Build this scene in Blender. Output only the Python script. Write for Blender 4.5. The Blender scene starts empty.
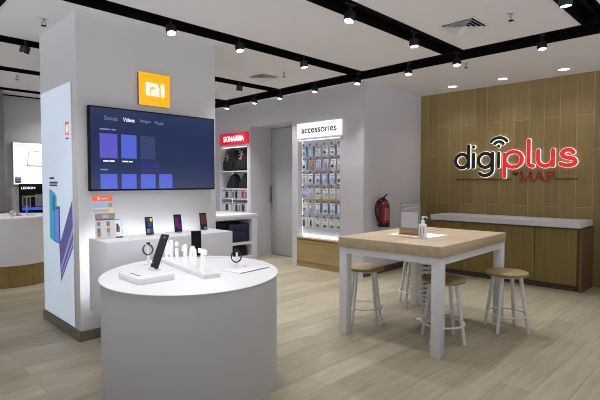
import bpy, bmesh, math, random
from mathutils import Vector, Matrix
random.seed(7)
scene = bpy.context.scene
COL = scene.collection
PI = math.pi
CEIL = 2.66

# ------------------------------------------------------------------ materials
def srgb(r, g, b):
    def f(c):
        c /= 255.0
        return c / 12.92 if c <= 0.04045 else ((c + 0.055) / 1.055) ** 2.4
    return (f(r), f(g), f(b), 1.0)

MATS = {}
def mat(name, rgb, rough=0.5, metal=0.0, spec=0.5, emit=None, es=0.0, noise=0.0, nscale=30.0, trans=0.0, alpha=1.0, coat=0.0):
    m = bpy.data.materials.new(name); m.use_nodes = True
    nt = m.node_tree; b = nt.nodes['Principled BSDF']
    c = srgb(*rgb)
    b.inputs['Base Color'].default_value = c
    b.inputs['Roughness'].default_value = rough
    b.inputs['Metallic'].default_value = metal
    b.inputs['Specular IOR Level'].default_value = spec
    b.inputs['Transmission Weight'].default_value = trans
    b.inputs['Alpha'].default_value = alpha
    b.inputs['Coat Weight'].default_value = coat
    if emit:
        b.inputs['Emission Color'].default_value = srgb(*emit)
        b.inputs['Emission Strength'].default_value = es
    if noise > 0:
        tc = nt.nodes.new('ShaderNodeTexCoord'); n = nt.nodes.new('ShaderNodeTexNoise')
        n.inputs['Scale'].default_value = nscale; n.inputs['Detail'].default_value = 4
        mx = nt.nodes.new('ShaderNodeMix'); mx.data_type = 'RGBA'
        mx.inputs[6].default_value = tuple(v * (1 - noise) for v in c[:3]) + (1,)
        mx.inputs[7].default_value = tuple(min(1, v * (1 + noise)) for v in c[:3]) + (1,)
        nt.links.new(tc.outputs['Object'], n.inputs['Vector'])
        nt.links.new(n.outputs['Fac'], mx.inputs[0])
        nt.links.new(mx.outputs[2], b.inputs['Base Color'])
    MATS[name] = m
    return m

def wood(name, rgb, axis, var=0.12, rough=0.45, scale=9.0, stretch=14.0, spec=0.4):
    """oak veneer: noise stretched along one axis"""
    m = bpy.data.materials.new(name); m.use_nodes = True
    nt = m.node_tree; b = nt.nodes['Principled BSDF']
    tc = nt.nodes.new('ShaderNodeTexCoord'); mp = nt.nodes.new('ShaderNodeMapping')
    sc = [scale] * 3; sc[axis] = scale / stretch
    mp.inputs['Scale'].default_value = sc
    n = nt.nodes.new('ShaderNodeTexNoise'); n.inputs['Scale'].default_value = 3.0
    n.inputs['Detail'].default_value = 6; n.inputs['Roughness'].default_value = 0.65
    r = nt.nodes.new('ShaderNodeValToRGB')
    c = srgb(*rgb)
    r.color_ramp.elements[0].position = 0.3; r.color_ramp.elements[1].position = 0.7
    r.color_ramp.elements[0].color = tuple(v * (1 - var) for v in c[:3]) + (1,)
    r.color_ramp.elements[1].color = tuple(min(1, v * (1 + var)) for v in c[:3]) + (1,)
    L = nt.links.new
    L(tc.outputs['Object'], mp.inputs['Vector']); L(mp.outputs['Vector'], n.inputs['Vector'])
    L(n.outputs['Fac'], r.inputs['Fac']); L(r.outputs['Color'], b.inputs['Base Color'])
    b.inputs['Roughness'].default_value = rough; b.inputs['Specular IOR Level'].default_value = spec
    MATS[name] = m
    return m

def planks(name, c1, c2, mortar, long_axis, cross_axis, width, length, msize, rough, var, bump=0.0, off=(0, 0), gs=(1.1, 16.0)):
    m = bpy.data.materials.new(name); m.use_nodes = True
    nt = m.node_tree; b = nt.nodes['Principled BSDF']; L = nt.links.new
    tc = nt.nodes.new('ShaderNodeTexCoord'); sp = nt.nodes.new('ShaderNodeSeparateXYZ'); cb = nt.nodes.new('ShaderNodeCombineXYZ')
    L(tc.outputs['Object'], sp.inputs[0])
    ad = nt.nodes.new('ShaderNodeVectorMath'); ad.operation = 'ADD'; ad.inputs[1].default_value = (off[0], off[1], 0)
    L(sp.outputs[long_axis], cb.inputs[0]); L(sp.outputs[cross_axis], cb.inputs[1]); L(cb.outputs[0], ad.inputs[0])
    br = nt.nodes.new('ShaderNodeTexBrick')
    br.inputs['Scale'].default_value = 1.0
    br.inputs['Brick Width'].default_value = length; br.inputs['Row Height'].default_value = width
    br.inputs['Mortar Size'].default_value = msize; br.inputs['Mortar Smooth'].default_value = 0.1
    br.inputs['Color1'].default_value = srgb(*c1); br.inputs['Color2'].default_value = srgb(*c2)
    br.inputs['Mortar'].default_value = srgb(*mortar); br.offset = 0.37
    L(ad.outputs[0], br.inputs['Vector'])
    mp = nt.nodes.new('ShaderNodeMapping'); mp.inputs['Scale'].default_value = (gs[0], gs[1], 1.0)
    L(ad.outputs[0], mp.inputs['Vector'])
    n = nt.nodes.new('ShaderNodeTexNoise'); n.inputs['Scale'].default_value = 1.6; n.inputs['Detail'].default_value = 7
    n.inputs['Roughness'].default_value = 0.62
    L(mp.outputs[0], n.inputs['Vector'])
    r = nt.nodes.new('ShaderNodeMapRange'); r.inputs[1].default_value = 0.25; r.inputs[2].default_value = 0.75
    r.inputs[3].default_value = 1 - var; r.inputs[4].default_value = 1 + var
    L(n.outputs['Fac'], r.inputs[0])
    mx = nt.nodes.new('ShaderNodeVectorMath'); mx.operation = 'MULTIPLY'
    L(br.outputs['Color'], mx.inputs[0]); L(r.outputs[0], mx.inputs[1])
    L(mx.outputs[0], b.inputs['Base Color'])
    b.inputs['Roughness'].default_value = rough; b.inputs['Specular IOR Level'].default_value = 0.4
    MATS[name] = m
    return m

WALL = mat('wall_paint', (208, 207, 214), 0.9, spec=0.2, noise=0.015, nscale=4)
CEILM = mat('ceiling_paint', (236, 236, 238), 0.95, spec=0.1, noise=0.015, nscale=3)
COLM = mat('column_paint', (212, 212, 213), 0.85, spec=0.2, noise=0.015, nscale=4)
DOORM = mat('door_laminate', (188, 188, 190), 0.6, spec=0.3)
PILLAR = mat('dark_grey_panel', (120, 120, 122), 0.7)
WHITE = mat('white_laminate', (226, 226, 232), 0.4, spec=0.4)
WHITEP = mat('white_powder_coat', (222, 222, 224), 0.45, noise=0.01)
DRUM_SHADE = mat('drum_shaded_white', (196, 196, 197), 0.5, spec=0.3)  # white laminate greyed: the shade on the drum's side is in the colour
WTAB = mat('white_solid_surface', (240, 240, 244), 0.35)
STEEL = mat('brushed_steel', (150, 148, 142), 0.35, metal=0.8, noise=0.06, nscale=40)
BLACK = mat('black_matte', (14, 14, 15), 0.7, spec=0.2)
TRACK = mat('black_track', (10, 10, 10), 0.8, spec=0.1)
SPOTB = mat('black_lamp_body', (22, 22, 24), 0.45)
BLKGL = mat('black_glass', (8, 8, 10), 0.12)
DKPH = mat('dark_phone_body', (34, 34, 40), 0.3)
LENS = mat('lamp_lens', (255, 255, 255), 0.4, emit=(255, 252, 245), es=5.0)
LED = mat('led_strip', (255, 255, 255), 0.4, emit=(248, 250, 255), es=12.0)
LEDW = mat('led_strip_bright', (255, 255, 255), 0.4, emit=(250, 250, 255), es=2.2)
LEDS = mat('led_strip_soft', (255, 255, 255), 0.4, emit=(240, 248, 255), es=1.0)
SIGNW = mat('lit_white_acrylic', (255, 255, 255), 0.4, emit=(255, 255, 255), es=0.72)
SIGNR = mat('lit_red_acrylic', (214, 30, 60), 0.4, emit=(214, 28, 58), es=0.62)
SIGNO = mat('lit_orange_acrylic', (250, 170, 0), 0.4, emit=(250, 176, 4), es=0.72)
HALO = mat('halo_acrylic', (255, 255, 255), 0.4, emit=(255, 253, 246), es=0.95)
LRED = mat('sign_red_face', (235, 28, 45), 0.35, emit=(235, 25, 42), es=0.55)
LBLK = mat('sign_black_face', (26, 30, 34), 0.4)
MRED = mat('sign_dark_red', (172, 48, 52), 0.45, noise=0.1, nscale=60)
LINEB = mat('sign_brown_line', (52, 36, 32), 0.5)
GREYT = mat('grey_lettering', (40, 40, 42), 0.5)
OAK_T = wood('oak_table', (184, 164, 136), 0, var=0.14, rough=0.4)
OAK_S = wood('oak_stool', (150, 128, 92), 0, var=0.14)
OAK_C = wood('oak_cabinet', (132, 114, 62), 2, var=0.2, rough=0.5)
OAK_D = wood('oak_cabinet_side', (112, 88, 62), 2, var=0.18, rough=0.5)
OAK_A = wood('oak_display_base', (176, 152, 106), 1, var=0.14)
OAK_B = wood('oak_round_base', (146, 122, 70), 2, var=0.22)
WALLW = planks('oak_wall_panels', (152, 132, 86), (139, 119, 75), (182, 158, 140), 2, 1, 0.19, 1.16, 0.0028, 0.6, 0.14, off=(0.18, 0.03))
FLOOR = planks('oak_floor_planks', (174, 165, 144), (152, 143, 123), (130, 120, 102), 0, 1, 0.19, 1.3, 0.0022, 0.42, 0.2, off=(0.2, 0.05), gs=(1.3, 13.0))
BRNB = mat('brown_skirting', (92, 74, 60), 0.6)
GREENB = mat('pale_inner_panel', (205, 226, 220), 0.6)
CYANB = mat('pale_cyan_panel', (214, 228, 232), 0.5)
RED = mat('extinguisher_red', (120, 20, 16), 0.3, noise=0.05)
RUB = mat('black_rubber', (16, 16, 17), 0.6)
PAPER = mat('white_paper', (235, 235, 235), 0.7)
GREYP = mat('grey_print', (140, 140, 144), 0.6)
ORANGE = mat('orange_print', (214, 148, 50), 0.6)
LTGREY = mat('light_grey_print', (196, 196, 198), 0.6)
CLEAR = mat('clear_acrylic', (245, 248, 250), 0.08, trans=0.9, spec=0.5)
PLAST = mat('white_plastic', (240, 240, 242), 0.35)
TVB = mat('tv_screen', (12, 16, 30), 0.12, emit=(38, 54, 98), es=0.72)
TVT1 = mat('tv_tile_violet', (20, 20, 40), 0.15, emit=(98, 92, 208), es=0.95)
TVT2 = mat('tv_tile_blue', (20, 20, 40), 0.15, emit=(84, 106, 220), es=0.95)
TVT3 = mat('tv_tile_dim', (14, 18, 30), 0.15, emit=(58, 74, 122), es=0.8)
TVT4 = mat('tv_tile_navy', (14, 18, 30), 0.15, emit=(44, 50, 122), es=0.8)
TVX = mat('tv_text', (80, 80, 90), 0.3, emit=(120, 138, 178), es=0.8)
TVX2 = mat('tv_text_bright', (200, 200, 200), 0.3, emit=(226, 230, 240), es=0.9)
POST = mat('lit_poster_film', (200, 215, 228), 0.4, emit=(200, 216, 232), es=0.5)
POSTL = mat('lit_poster_lilac', (206, 212, 228), 0.4, emit=(204, 214, 232), es=0.48)
POSTO = mat('poster_orange', (232, 96, 50), 0.4, emit=(232, 92, 48), es=0.6)
POSTT = mat('poster_teal', (52, 146, 176), 0.4, emit=(52, 150, 182), es=0.6)
POSTT2 = mat('poster_deep_teal', (34, 104, 140), 0.4, emit=(30, 100, 138), es=0.6)
POSTB = mat('poster_blue', (96, 118, 210), 0.4, emit=(100, 122, 216), es=0.6)
POSTB2 = mat('poster_navy', (48, 52, 96), 0.4, emit=(48, 52, 98), es=0.6)
POSTP = mat('poster_indigo', (78, 76, 134), 0.4, emit=(80, 78, 140), es=0.6)
POSTP2 = mat('poster_lavender', (148, 140, 190), 0.4, emit=(150, 142, 194), es=0.6)
POSTX = mat('poster_text', (70, 62, 92), 0.5)
SKY1 = mat('print_light_blue', (176, 206, 232), 0.5)
TEALP = mat('print_slate_teal', (146, 160, 164), 0.5)
PEACH = mat('print_peach', (222, 196, 176), 0.5)
REDP = mat('print_red', (176, 44, 52), 0.5)
BLUEP = mat('print_blue', (52, 122, 200), 0.5)
NAVY = mat('navy_fabric', (26, 32, 62), 0.8, noise=0.2, nscale=60)
YELP = mat('print_yellow_green', (208, 206, 90), 0.5)
LILP = mat('print_lilac', (206, 200, 232), 0.5)
TANP = mat('print_tan', (190, 150, 118), 0.5)
FABR = mat('black_fabric', (30, 31, 33), 0.9, noise=0.35, nscale=45)
SILV = mat('silver_metal', (176, 176, 182), 0.3, metal=0.7)
BLUEL = mat('blue_lit_edge', (40, 70, 220), 0.4, emit=(46, 84, 236), es=0.9)
VIOL = mat('blue_violet_print', (104, 104, 220), 0.5, emit=(104, 104, 220), es=0.5)
SCRM = mat('phone_screen_magenta', (30, 8, 30), 0.2, emit=(140, 30, 140), es=0.45)
SCRO = mat('phone_screen_rust', (30, 14, 8), 0.2, emit=(120, 52, 36), es=0.45)
SCRB = mat('phone_screen_blue', (10, 14, 30), 0.2, emit=(70, 110, 170), es=0.5)
SCRW = mat('phone_screen_pale', (200, 210, 220), 0.2, emit=(205, 220, 228), es=0.55)
SCRD = mat('phone_screen_dark', (10, 12, 20), 0.15, emit=(20, 24, 44), es=0.4)
YELT = mat('phone_tile_yellow', (220, 190, 80), 0.3, emit=(220, 190, 80), es=0.5)
BAND = mat('watch_strap_navy', (44, 54, 78), 0.5)
BANDB = mat('watch_strap_black', (20, 20, 24), 0.5)

# ------------------------------------------------------------------ mesh builder
class MB:
    def __init__(self):
        self.v = []; self.f = []; self.m = []; self.s = []
    def add(self, vs, fs, mi=0, smooth=False):
        o = len(self.v); self.v += [tuple(x) for x in vs]
        for f in fs:
            self.f.append([i + o for i in f]); self.m.append(mi); self.s.append(smooth)
        return self
    def box(self, x0, x1, y0, y1, z0, z1, mi=0, bev=0.0, seg=2, M=None):
        bm = bmesh.new()
        bmesh.ops.create_cube(bm, size=1.0)
        for q in bm.verts:
            q.co = Vector(((x0 + x1) / 2 + q.co.x * (x1 - x0), (y0 + y1) / 2 + q.co.y * (y1 - y0), (z0 + z1) / 2 + q.co.z * (z1 - z0)))
        if bev > 0:
            bmesh.ops.bevel(bm, geom=bm.edges[:], offset=bev, segments=seg, affect='EDGES', profile=0.5)
        return self.bm(bm, mi, bev > 0, M)
    def bm(self, bm, mi=0, smooth=False, M=None):
        bm.verts.index_update()
        vs = [(M @ q.co if M else q.co.copy()) for q in bm.verts]
        fs = [[q.index for q in f.verts] for f in bm.faces]
        bm.free()
        return self.add(vs, fs, mi, smooth)
    def lathe(self, prof, c=(0, 0, 0), n=32, mi=0, smooth=True, cap=True, sx=1.0, sy=1.0, M=None):
        vs = []; fs = []
        for r, z in prof:
            for k in range(n):
                a = 2 * PI * k / n
                vs.append(Vector((c[0] + r * sx * math.cos(a), c[1] + r * sy * math.sin(a), c[2] + z)))
        for i in range(len(prof) - 1):
            for k in range(n):
                fs.append([i * n + k, i * n + (k + 1) % n, (i + 1) * n + (k + 1) % n, (i + 1) * n + k])
        if M: vs = [M @ q for q in vs]
        self.add(vs, fs, mi, smooth)
        if cap:
            o = len(self.v) - len(vs)
            self.f.append([o + k for k in reversed(range(n))]); self.m.append(mi); self.s.append(False)
            e = o + (len(prof) - 1) * n
            self.f.append([e + k for k in range(n)]); self.m.append(mi); self.s.append(False)
        return self
    def tube(self, pts, r, n=10, mi=0, closed=False, cap=True):
        pts = [Vector(p) for p in pts]; N = len(pts)
        rs = r if isinstance(r, (list, tuple)) else [r] * N
        vs = []; fs = []; prev = None
        for i, q in enumerate(pts):
            a = pts[(i - 1) % N] if (closed or i > 0) else q
            b = pts[(i + 1) % N] if (closed or i < N - 1) else q
            t = (b - a).normalized()
            if prev is None:
                ref = Vector((0, 0, 1)) if abs(t.z) < 0.9 else Vector((1, 0, 0))
                u = t.cross(ref).normalized()
            else:
                u = (prev - t * prev.dot(t)).normalized()
            prev = u; w = t.cross(u)
            for k in range(n):
                an = 2 * PI * k / n
                vs.append(q + u * (rs[i] * math.cos(an)) + w * (rs[i] * math.sin(an)))
        for i in range(N if closed else N - 1):
            j = (i + 1) % N
            for k in range(n):
                fs.append([i * n + k, i * n + (k + 1) % n, j * n + (k + 1) % n, j * n + k])
        if cap and not closed:
            fs.append([k for k in reversed(range(n))]); fs.append([(N - 1) * n + k for k in range(n)])
        return self.add(vs, fs, mi, True)
    def prism(self, poly, O, R, U, depth, mi=0):
        """polygon (u,v) on plane O + uR + vU, extruded by depth along R x U"""
        O, R, U = Vector(O), Vector(R), Vector(U); Nn = R.cross(U)
        n = len(poly)
        vs = [O + R * u + U * v for u, v in poly] + [O + R * u + U * v + Nn * depth for u, v in poly]
        fs = [list(reversed(range(n))), [n + k for k in range(n)]] + [[k, (k + 1) % n, n + (k + 1) % n, n + k] for k in range(n)]
        return self.add(vs, fs, mi)
    def stroke(self, pts, w, O, R, U, depth, mi=0, off=0.0):
        """round-ended stroke lettering"""
        O = Vector(O) + Vector(R).cross(Vector(U)) * off
        r = w / 2; e = 0
        for i in range(len(pts) - 1):
            (a, b), (c, d) = pts[i], pts[i + 1]
            l = math.hypot(c - a, d - b) or 1e-9
            nx, ny = -(d - b) / l * r, (c - a) / l * r
            self.ns = getattr(self, 'ns', 0) + 1
            self.prism([(a - nx, b - ny), (c - nx, d - ny), (c + nx, d + ny), (a + nx, b + ny)], O, R, U, depth + self.ns * 2e-5, mi)
        for i, (a, b) in enumerate(pts):
            self.ns = getattr(self, 'ns', 0) + 1
            self.prism([(a + r * math.cos(2 * PI * k / 14), b + r * math.sin(2 * PI * k / 14)) for k in range(14)], O, R, U, depth + self.ns * 2e-5, mi)
        return self
    def text(self, s, O, R, U, w, h, depth, mi=0, bold=0.0):
        O, R, U = Vector(O), Vector(R), Vector(U); Nn = R.cross(U)
        cu = bpy.data.curves.new('lettering', 'FONT'); cu.body = s; cu.size = 1.0; cu.extrude = 0.5; cu.offset = bold
        cu.resolution_u = 4
        ob = bpy.data.objects.new('lettering', cu); COL.objects.link(ob)
        dg = bpy.context.evaluated_depsgraph_get(); ev = ob.evaluated_get(dg); me = ev.to_mesh()
        vs = [q.co.copy() for q in me.vertices]; fs = [list(p.vertices) for p in me.polygons]
        ev.to_mesh_clear(); bpy.data.objects.remove(ob); bpy.data.curves.remove(cu)
        if not vs: return self
        x0 = min(q.x for q in vs); x1 = max(q.x for q in vs); y0 = min(q.y for q in vs); y1 = max(q.y for q in vs)
        sx = w / (x1 - x0); sy = h / (y1 - y0) if h else sx
        vs = [O + R * ((q.x - x0) * sx) + U * ((q.y - y0) * sy) + Nn * ((q.z + 0.5) * depth) for q in vs]
        return self.add(vs, fs, mi)
    def build(self, name, mats, parent=None, world=True):
        """parent given and world=True: coordinates are world ones, shifted to the parent's base"""
        if not isinstance(mats, (list, tuple)): mats = [mats]
        vs = [Vector(q) for q in self.v]
        if parent is not None:
            o = Vector((0, 0, 0))
            if world:
                q = parent
                while q is not None:
                    o += q.location; q = q.parent
        else:
            o = Vector(((min(q.x for q in vs) + max(q.x for q in vs)) / 2, (min(q.y for q in vs) + max(q.y for q in vs)) / 2, min(q.z for q in vs))) if world else Vector((0, 0, 0))
        me = bpy.data.meshes.new(name)
        me.from_pydata([q - o for q in vs], [], self.f)
        for m in mats: me.materials.append(m)
        me.polygons.foreach_set('material_index', self.m)
        me.polygons.foreach_set('use_smooth', self.s)
        me.update()
        bm = bmesh.new(); bm.from_mesh(me); bmesh.ops.recalc_face_normals(bm, faces=bm.faces[:]); bm.to_mesh(me); bm.free()
        if any(self.s):
            try: me.set_sharp_from_angle(angle=math.radians(38))
            except Exception: pass
        ob = bpy.data.objects.new(name, me); COL.objects.link(ob)
        if parent is not None: ob.parent = parent
        else: ob.location = o
        return ob

def thing(name, label, cat, loc, group=None, rz=0.0):
    o = bpy.data.objects.new(name, None); COL.objects.link(o)
    o.location = loc; o.rotation_euler = (0, 0, rz); o.empty_display_size = 0.1
    return tag(o, label, cat, group)
def tag(o, label, cat, group=None):
    o['label'] = label; o['category'] = cat
    if group: o['group'] = group
    return o
def struct(mb, name, mats, label=None):
    o = mb.build(name, mats); o['kind'] = 'structure'
    return o
def dup(root, loc, label, rz=None):
    r = root.copy(); COL.objects.link(r); r.location = loc; r['label'] = label
    if rz is not None: r.rotation_euler = (0, 0, rz)
    for ch in list(root.children):
        c = ch.copy(); COL.objects.link(c); c.parent = r
        for g in list(ch.children):
            d = g.copy(); COL.objects.link(d); d.parent = c
    return r
XN = ((0, -1, 0), (0, 0, 1))      # lettering on a face that looks towards -x
YN = ((1, 0, 0), (0, 0, 1))       # lettering on a face that looks towards -y

# ------------------------------------------------------------------ the room
struct(MB().box(-2.0, 6.75, -2.0, 8.6, -0.1, 0), 'floor', FLOOR)
YR = (4.59, 4.95)                      # the track recess that runs towards the back
ER = (0.58, 0.92)
XR = [(0.915, 1.135), (2.21, 2.44), (3.51, 3.73), (5.02, 5.24), (6.34, 6.56), (7.74, 7.94), (8.32, 8.5)]
c = MB()
c.box(YR[1], 6.75, -2.0, 8.6, CEIL, CEIL + 0.1)
ys = [-2.0] + [v for r in XR for v in r] + [8.6]
for i in range(0, len(ys), 2):
    for x0, x1 in ((-2.0, ER[0]), (ER[1], YR[0])):
        c.box(x0, x1, ys[i], ys[i + 1], CEIL, CEIL + 0.1)
struct(c, 'ceiling', CEILM)
struct(MB().box(-2.0, 6.75, -2.0, 8.6, CEIL + 0.1, CEIL + 0.2), 'ceiling_slab', CEILM)
struct(MB().box(6.6, 6.75, -2.0, 3.87, 0, CEIL), 'wall_right', WALLW)
b = MB().prism([(5.02, 3.805), (6.6, 3.87), (6.75, 3.87), (6.75, 4.205), (5.02, 4.205)], (0, 0, 0), (1, 0, 0), (0, 1, 0), CEIL)
b.box(5.02, 5.5, 4.205, 5.19, 2.195, CEIL)           # over the accessory display
b.box(5.4, 5.55, 4.205, 5.19, 0, 2.2)                # behind it
b.box(5.02, 5.55, 5.09, 5.19, 0, 2.2)                # pier
b.box(5.02, 5.6, 5.19, 6.23, 2.25, CEIL)             # over the door recess
b.box(5.02, 5.6, 6.23, 6.29, 0, CEIL)
b.box(5.02, 5.5, 6.29, 7.13, 2.175, CEIL)
b.box(5.42, 5.6, 6.29, 7.13, 0, 2.2)
b.box(5.02, 5.6, 7.13, 8.6, 0, CEIL)
struct(b, 'wall_back', WALL)
struct(MB().box(-2.0, 5.02, 8.45, 8.6, 0, CEIL), 'wall_far', COLM)
struct(MB().box(5.53, 5.6, 5.19, 6.23, 0, 2.25), 'wall_recess', DOORM)
struct(MB().box(1.0, 1.765, 8.0, 8.45, 0, CEIL), 'wall_pillar', PILLAR)
struct(MB().box(1.36, 2.68, 3.88, 4.80, 0.085, CEIL), 'wall_column', COLM)
struct(MB().box(1.345, 2.69, 3.865, 4.81, 0, 0.085), 'baseboard_column', STEEL)
b = MB().prism([(5.02, 3.79), (6.6, 3.855), (6.6, 3.87), (5.02, 3.805)], (0, 0, 0), (1, 0, 0), (0, 1, 0), 0.09)
struct(b, 'baseboard_back', BRNB)
d = struct(MB().box(5.495, 5.53, 5.23, 6.225, 0.012, 2.24, bev=0.003), 'door_1', DOORM)
h = MB().box(5.455, 5.47, 6.195, 6.22, 0.93, 1.235, bev=0.004)
h.box(5.46, 5.5, 6.2, 6.215, 0.96, 0.985).box(5.46, 5.5, 6.2, 6.215, 1.185, 1.21)
h.build('door_handle', STEEL, d)
MB().lathe([(0.016, 0), (0.016, 0.012)], n=16, M=Matrix.Translation((5.495, 6.205, 0.87)) @ Matrix.Rotation(-PI / 2, 4, 'Y')).build('lock', STEEL, d)

# ------------------------------------------------------------------ track recesses, lamps
def track(x0, x1, y0, y1, along, label):
    g = 0.003; m = MB(); z0, z1 = CEIL - 0.004, CEIL + 0.085
    m.box(x0, x1, y0, y1, z1, z1 + 0.012)
    if along == 'x':
        m.box(x0, x1, y0 - g, y0 + 0.006, z0, z1); m.box(x0, x1, y1 - 0.006, y1 + g, z0, z1)
        yc = (y0 + y1) / 2; m.box(x0, x1, yc - 0.018, yc + 0.018, z1 - 0.035, z1)
    else:
        m.box(x0 - g, x0 + 0.006, y0, y1, z0, z1); m.box(x1 - 0.006, x1 + g, y0, y1, z0, z1)
        xc = (x0 + x1) / 2; m.box(xc - 0.018, xc + 0.018, y0, y1, z1 - 0.035, z1)
    return tag(m.build('lighting_track', TRACK), label, 'lighting track', 'black lighting tracks in the ceiling')
XLAB = ['black ceiling track at the top right corner, nearest to the logo wall',
        'broad black ceiling track running above the wooden table',
        'black ceiling track just in front of the square column',
        'black ceiling track passing behind the column, with the small square vent in front of it',
        'thin black ceiling track on the left behind the column, before the lit white poster',
        'thin black ceiling track second nearest to the far wall above the lit white poster',
        'thin black ceiling track along the top of the far wall at the left']
for (y0, y1), lb in zip(XR, XLAB):
    track(-2.0 if y0 > 3 else ER[1], YR[0], y0, y1, 'x', lb)
track(YR[0], YR[1], -2.0, 8.5, 'y', 'long black ceiling track running in front of the shelf wall and logo wall')
track(ER[0], ER[1], -2.0, 8.5, 'y', 'black ceiling track at the top left corner of the view')

def spot(x, y, label, aim, power=55.0, cone=95, tilt=True, bottom=2.56):
    t = thing('spot_lamp', label, 'spotlight', (x, y, bottom), 'black cylinder spotlights on the ceiling tracks')
    a = (Vector(aim) - Vector((x, y, bottom))).normalized()
    q = Vector((0, 0, -1)).rotation_difference(a)
    if not tilt: q = Vector((0, 0, -1)).rotation_difference(Vector((0, 0, -1)))
    else:
        ang = min(q.angle, 0.32)
        q = Matrix.Rotation(ang, 4, q.axis).to_quaternion() if q.angle > 1e-4 else q
    R = q.to_matrix().to_4x4()
    # body hangs from a pivot 0.075 above its mouth
    M = Matrix.Translation((0, 0, 0.06)) @ R @ Matrix.Translation((0, 0, -0.06))
    MB().lathe([(0.0376, 0.004), (0.0376, 0.0), (0.043, 0.0), (0.044, 0.004), (0.044, 0.064), (0.038, 0.07), (0.0, 0.07)], n=24, M=M, cap=False).build('lamp_body', SPOTB, t, False)
    MB().lathe([(0.0375, 0.001), (0.0375, 0.004)], n=24, M=M).build('lens', LENS, t, False)
    MB().lathe([(0.011, 0.06), (0.011, CEIL + 0.055 - bottom)], n=12).box(-0.05, 0.05, -0.014, 0.014, CEIL + 0.038 - bottom, CEIL + 0.055 - bottom).build('stem', SPOTB, t, False)
    l = bpy.data.lights.new('spot_light', 'SPOT'); l.energy = power; l.spot_size = math.radians(cone); l.spot_blend = 0.7
    l.shadow_soft_size = 0.035; l.color = (1.0, 0.985, 0.985)
    o = bpy.data.objects.new('lamp_light', l); COL.objects.link(o); o.parent = t
    p = (M @ Vector((0, 0, -0.012)))
    o.location = p; o.rotation_euler = Vector((0, 0, -1)).rotation_difference(a).to_euler()
    return t
RX = 4.77
P0 = 46.0; PW = 14.0
spot(2.04, 3.6, 'spotlight above the wall screen, left of two on the track before the column', (1.9, 2.9, 0.7), P0*.6)
spot(2.77, 3.6, 'spotlight right of the orange sign, second from left on the track before the column', (2.7, 3.0, 0), P0)
spot(3.66, 3.6, 'spotlight far right on the track before the column, next to where tracks meet', (3.8, 3.4, 0), P0)
spot(2.89, 2.33, 'spotlight at the top centre, nearest on the broad track', (1.9, 2.3, 0.7), P0*.55)
spot(3.83, 2.33, 'spotlight on the broad track directly above the wooden table', (3.8, 2.1, 0.8), P0)
spot(RX, 4.47, 'tilted spotlight nearest above the accessories sign', (4.2, 4.3, 0), P0)
spot(RX, 3.72, 'spotlight where the column track meets the long track', (4.2, 3.5, 0), P0)
spot(RX, 2.97, 'spotlight on the long track before the fire extinguisher wall', (4.3, 2.7, 0), P0)
spot(RX, 2.37, 'spotlight where the broad track meets the long track', (4.4, 2.1, 0), P0)
spot(RX, 1.515, 'spotlight on the long track above the right end of the logo', (4.5, 1.2, 0), P0*.6)
spot(3.72, 1.03, 'spotlight cut by the top edge at the right on the nearest track', (3.9, 0.9, 0), P0*.5)
spot(3.28, 5.13, 'dark spotlight just right of the column on the track behind it', (3.2, 5.4, 0), P0)
spot(3.95, 5.13, 'spotlight behind the small square vent, middle of the track behind the column', (4.1, 5.6, 0.2), P0)
spot(RX, 5.2, 'spotlight at the corner above the grey door', (4.3, 5.1, 0), P0)
spot(RX, 5.8, 'spotlight on the long track between the grey door and the red sign', (4.4, 5.7, 0), P0)
spot(RX, 6.55, 'farthest lit spotlight above the red sign', (4.4, 6.4, 0.6), P0)
spot(1.33, 5.13, 'boxy dark spotlight left of the column', (0.6, 6.2, 0.3), P0)
# lamps of the same kind along the tracks behind and beside the viewpoint: they light what the photo shows
n_hidden = [(1.9, 2.33, (1.7, 2.7, 0.7)), (1.9, 1.03, (1.7, 1.6, 0)), (RX, 0.6, (5.0, 0.5, 0)), (2.9, 1.03, (2.9, 1.4, 0)), (0.75, 3.3, (0.9, 3.5, 0)), (1.15, 6.45, (1.5, 7.2, 0.8)), (3.0, 6.45, (3.2, 6.3, 0)), (0.75, 2.1, (1.5, 2.65, 0.75)), (4.2, 6.45, (4.4, 6.3, 0.7)), (2.8, 7.84, (2.2, 8.45, 0.9)), (0.95, 7.84, (1.9, 8.45, 0.9))]  # the last two lamps are added to brighten the far wall
words_ = ['spotlight out of view over the round white display table', 'spotlight out of view on the nearest track left of centre', 'spotlight out of view at the near end of the long track',
          'spotlight out of view on the nearest track at its centre', 'spotlight out of view left of the lit poster', 'spotlight out of view above the round counter at the left',
          'spotlight hidden behind the column towards the far wall', 'spotlight out of view near the viewpoint on the left track', 'spotlight hidden behind the column above the low white cabinet', 'added spotlight hidden behind the column, brightening the wall by the lit white poster', 'added spotlight out of view left of the far grey pillar, brightening the far wall']
for k, ((x, y, a), lb) in enumerate(zip(n_hidden, words_)): spot(x, y, lb, a, P0 * (.4, .55, .3, .4, 1, 1.3, 1, 1.1, 1, .45, .45)[k], 52 if k == 7 else 95)

# recessed downlights in front of the logo wall
for y, lb in ((3.14, 'recessed round downlight left of three before the logo wall'), (2.44, 'recessed round downlight middle of three before the logo wall'), (1.72, 'recessed round downlight right of three before the logo wall')):
    t = thing('downlight', lb, 'ceiling light', (6.21, y, CEIL), 'recessed downlights before the logo wall')
    MB().lathe([(0.075, 0.0), (0.075, -0.006), (0.062, -0.008), (0.062, 0.0)], n=32, cap=False).build('trim_ring', WHITEP, t, False)
    MB().lathe([(0.0, -0.003), (0.062, -0.003)], n=32, cap=False, smooth=False).build('lens', LENS, t, False)
    l = bpy.data.lights.new('downlight_light', 'SPOT'); l.energy = 12; l.spot_size = math.radians(120); l.spot_blend = 0.9; l.shadow_soft_size = 0.06
    l.color = (1, 0.97, 0.92)
    o = bpy.data.objects.new('lamp_light', l); COL.objects.link(o); o.parent = t; o.location = (0, 0, -0.02)

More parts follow.
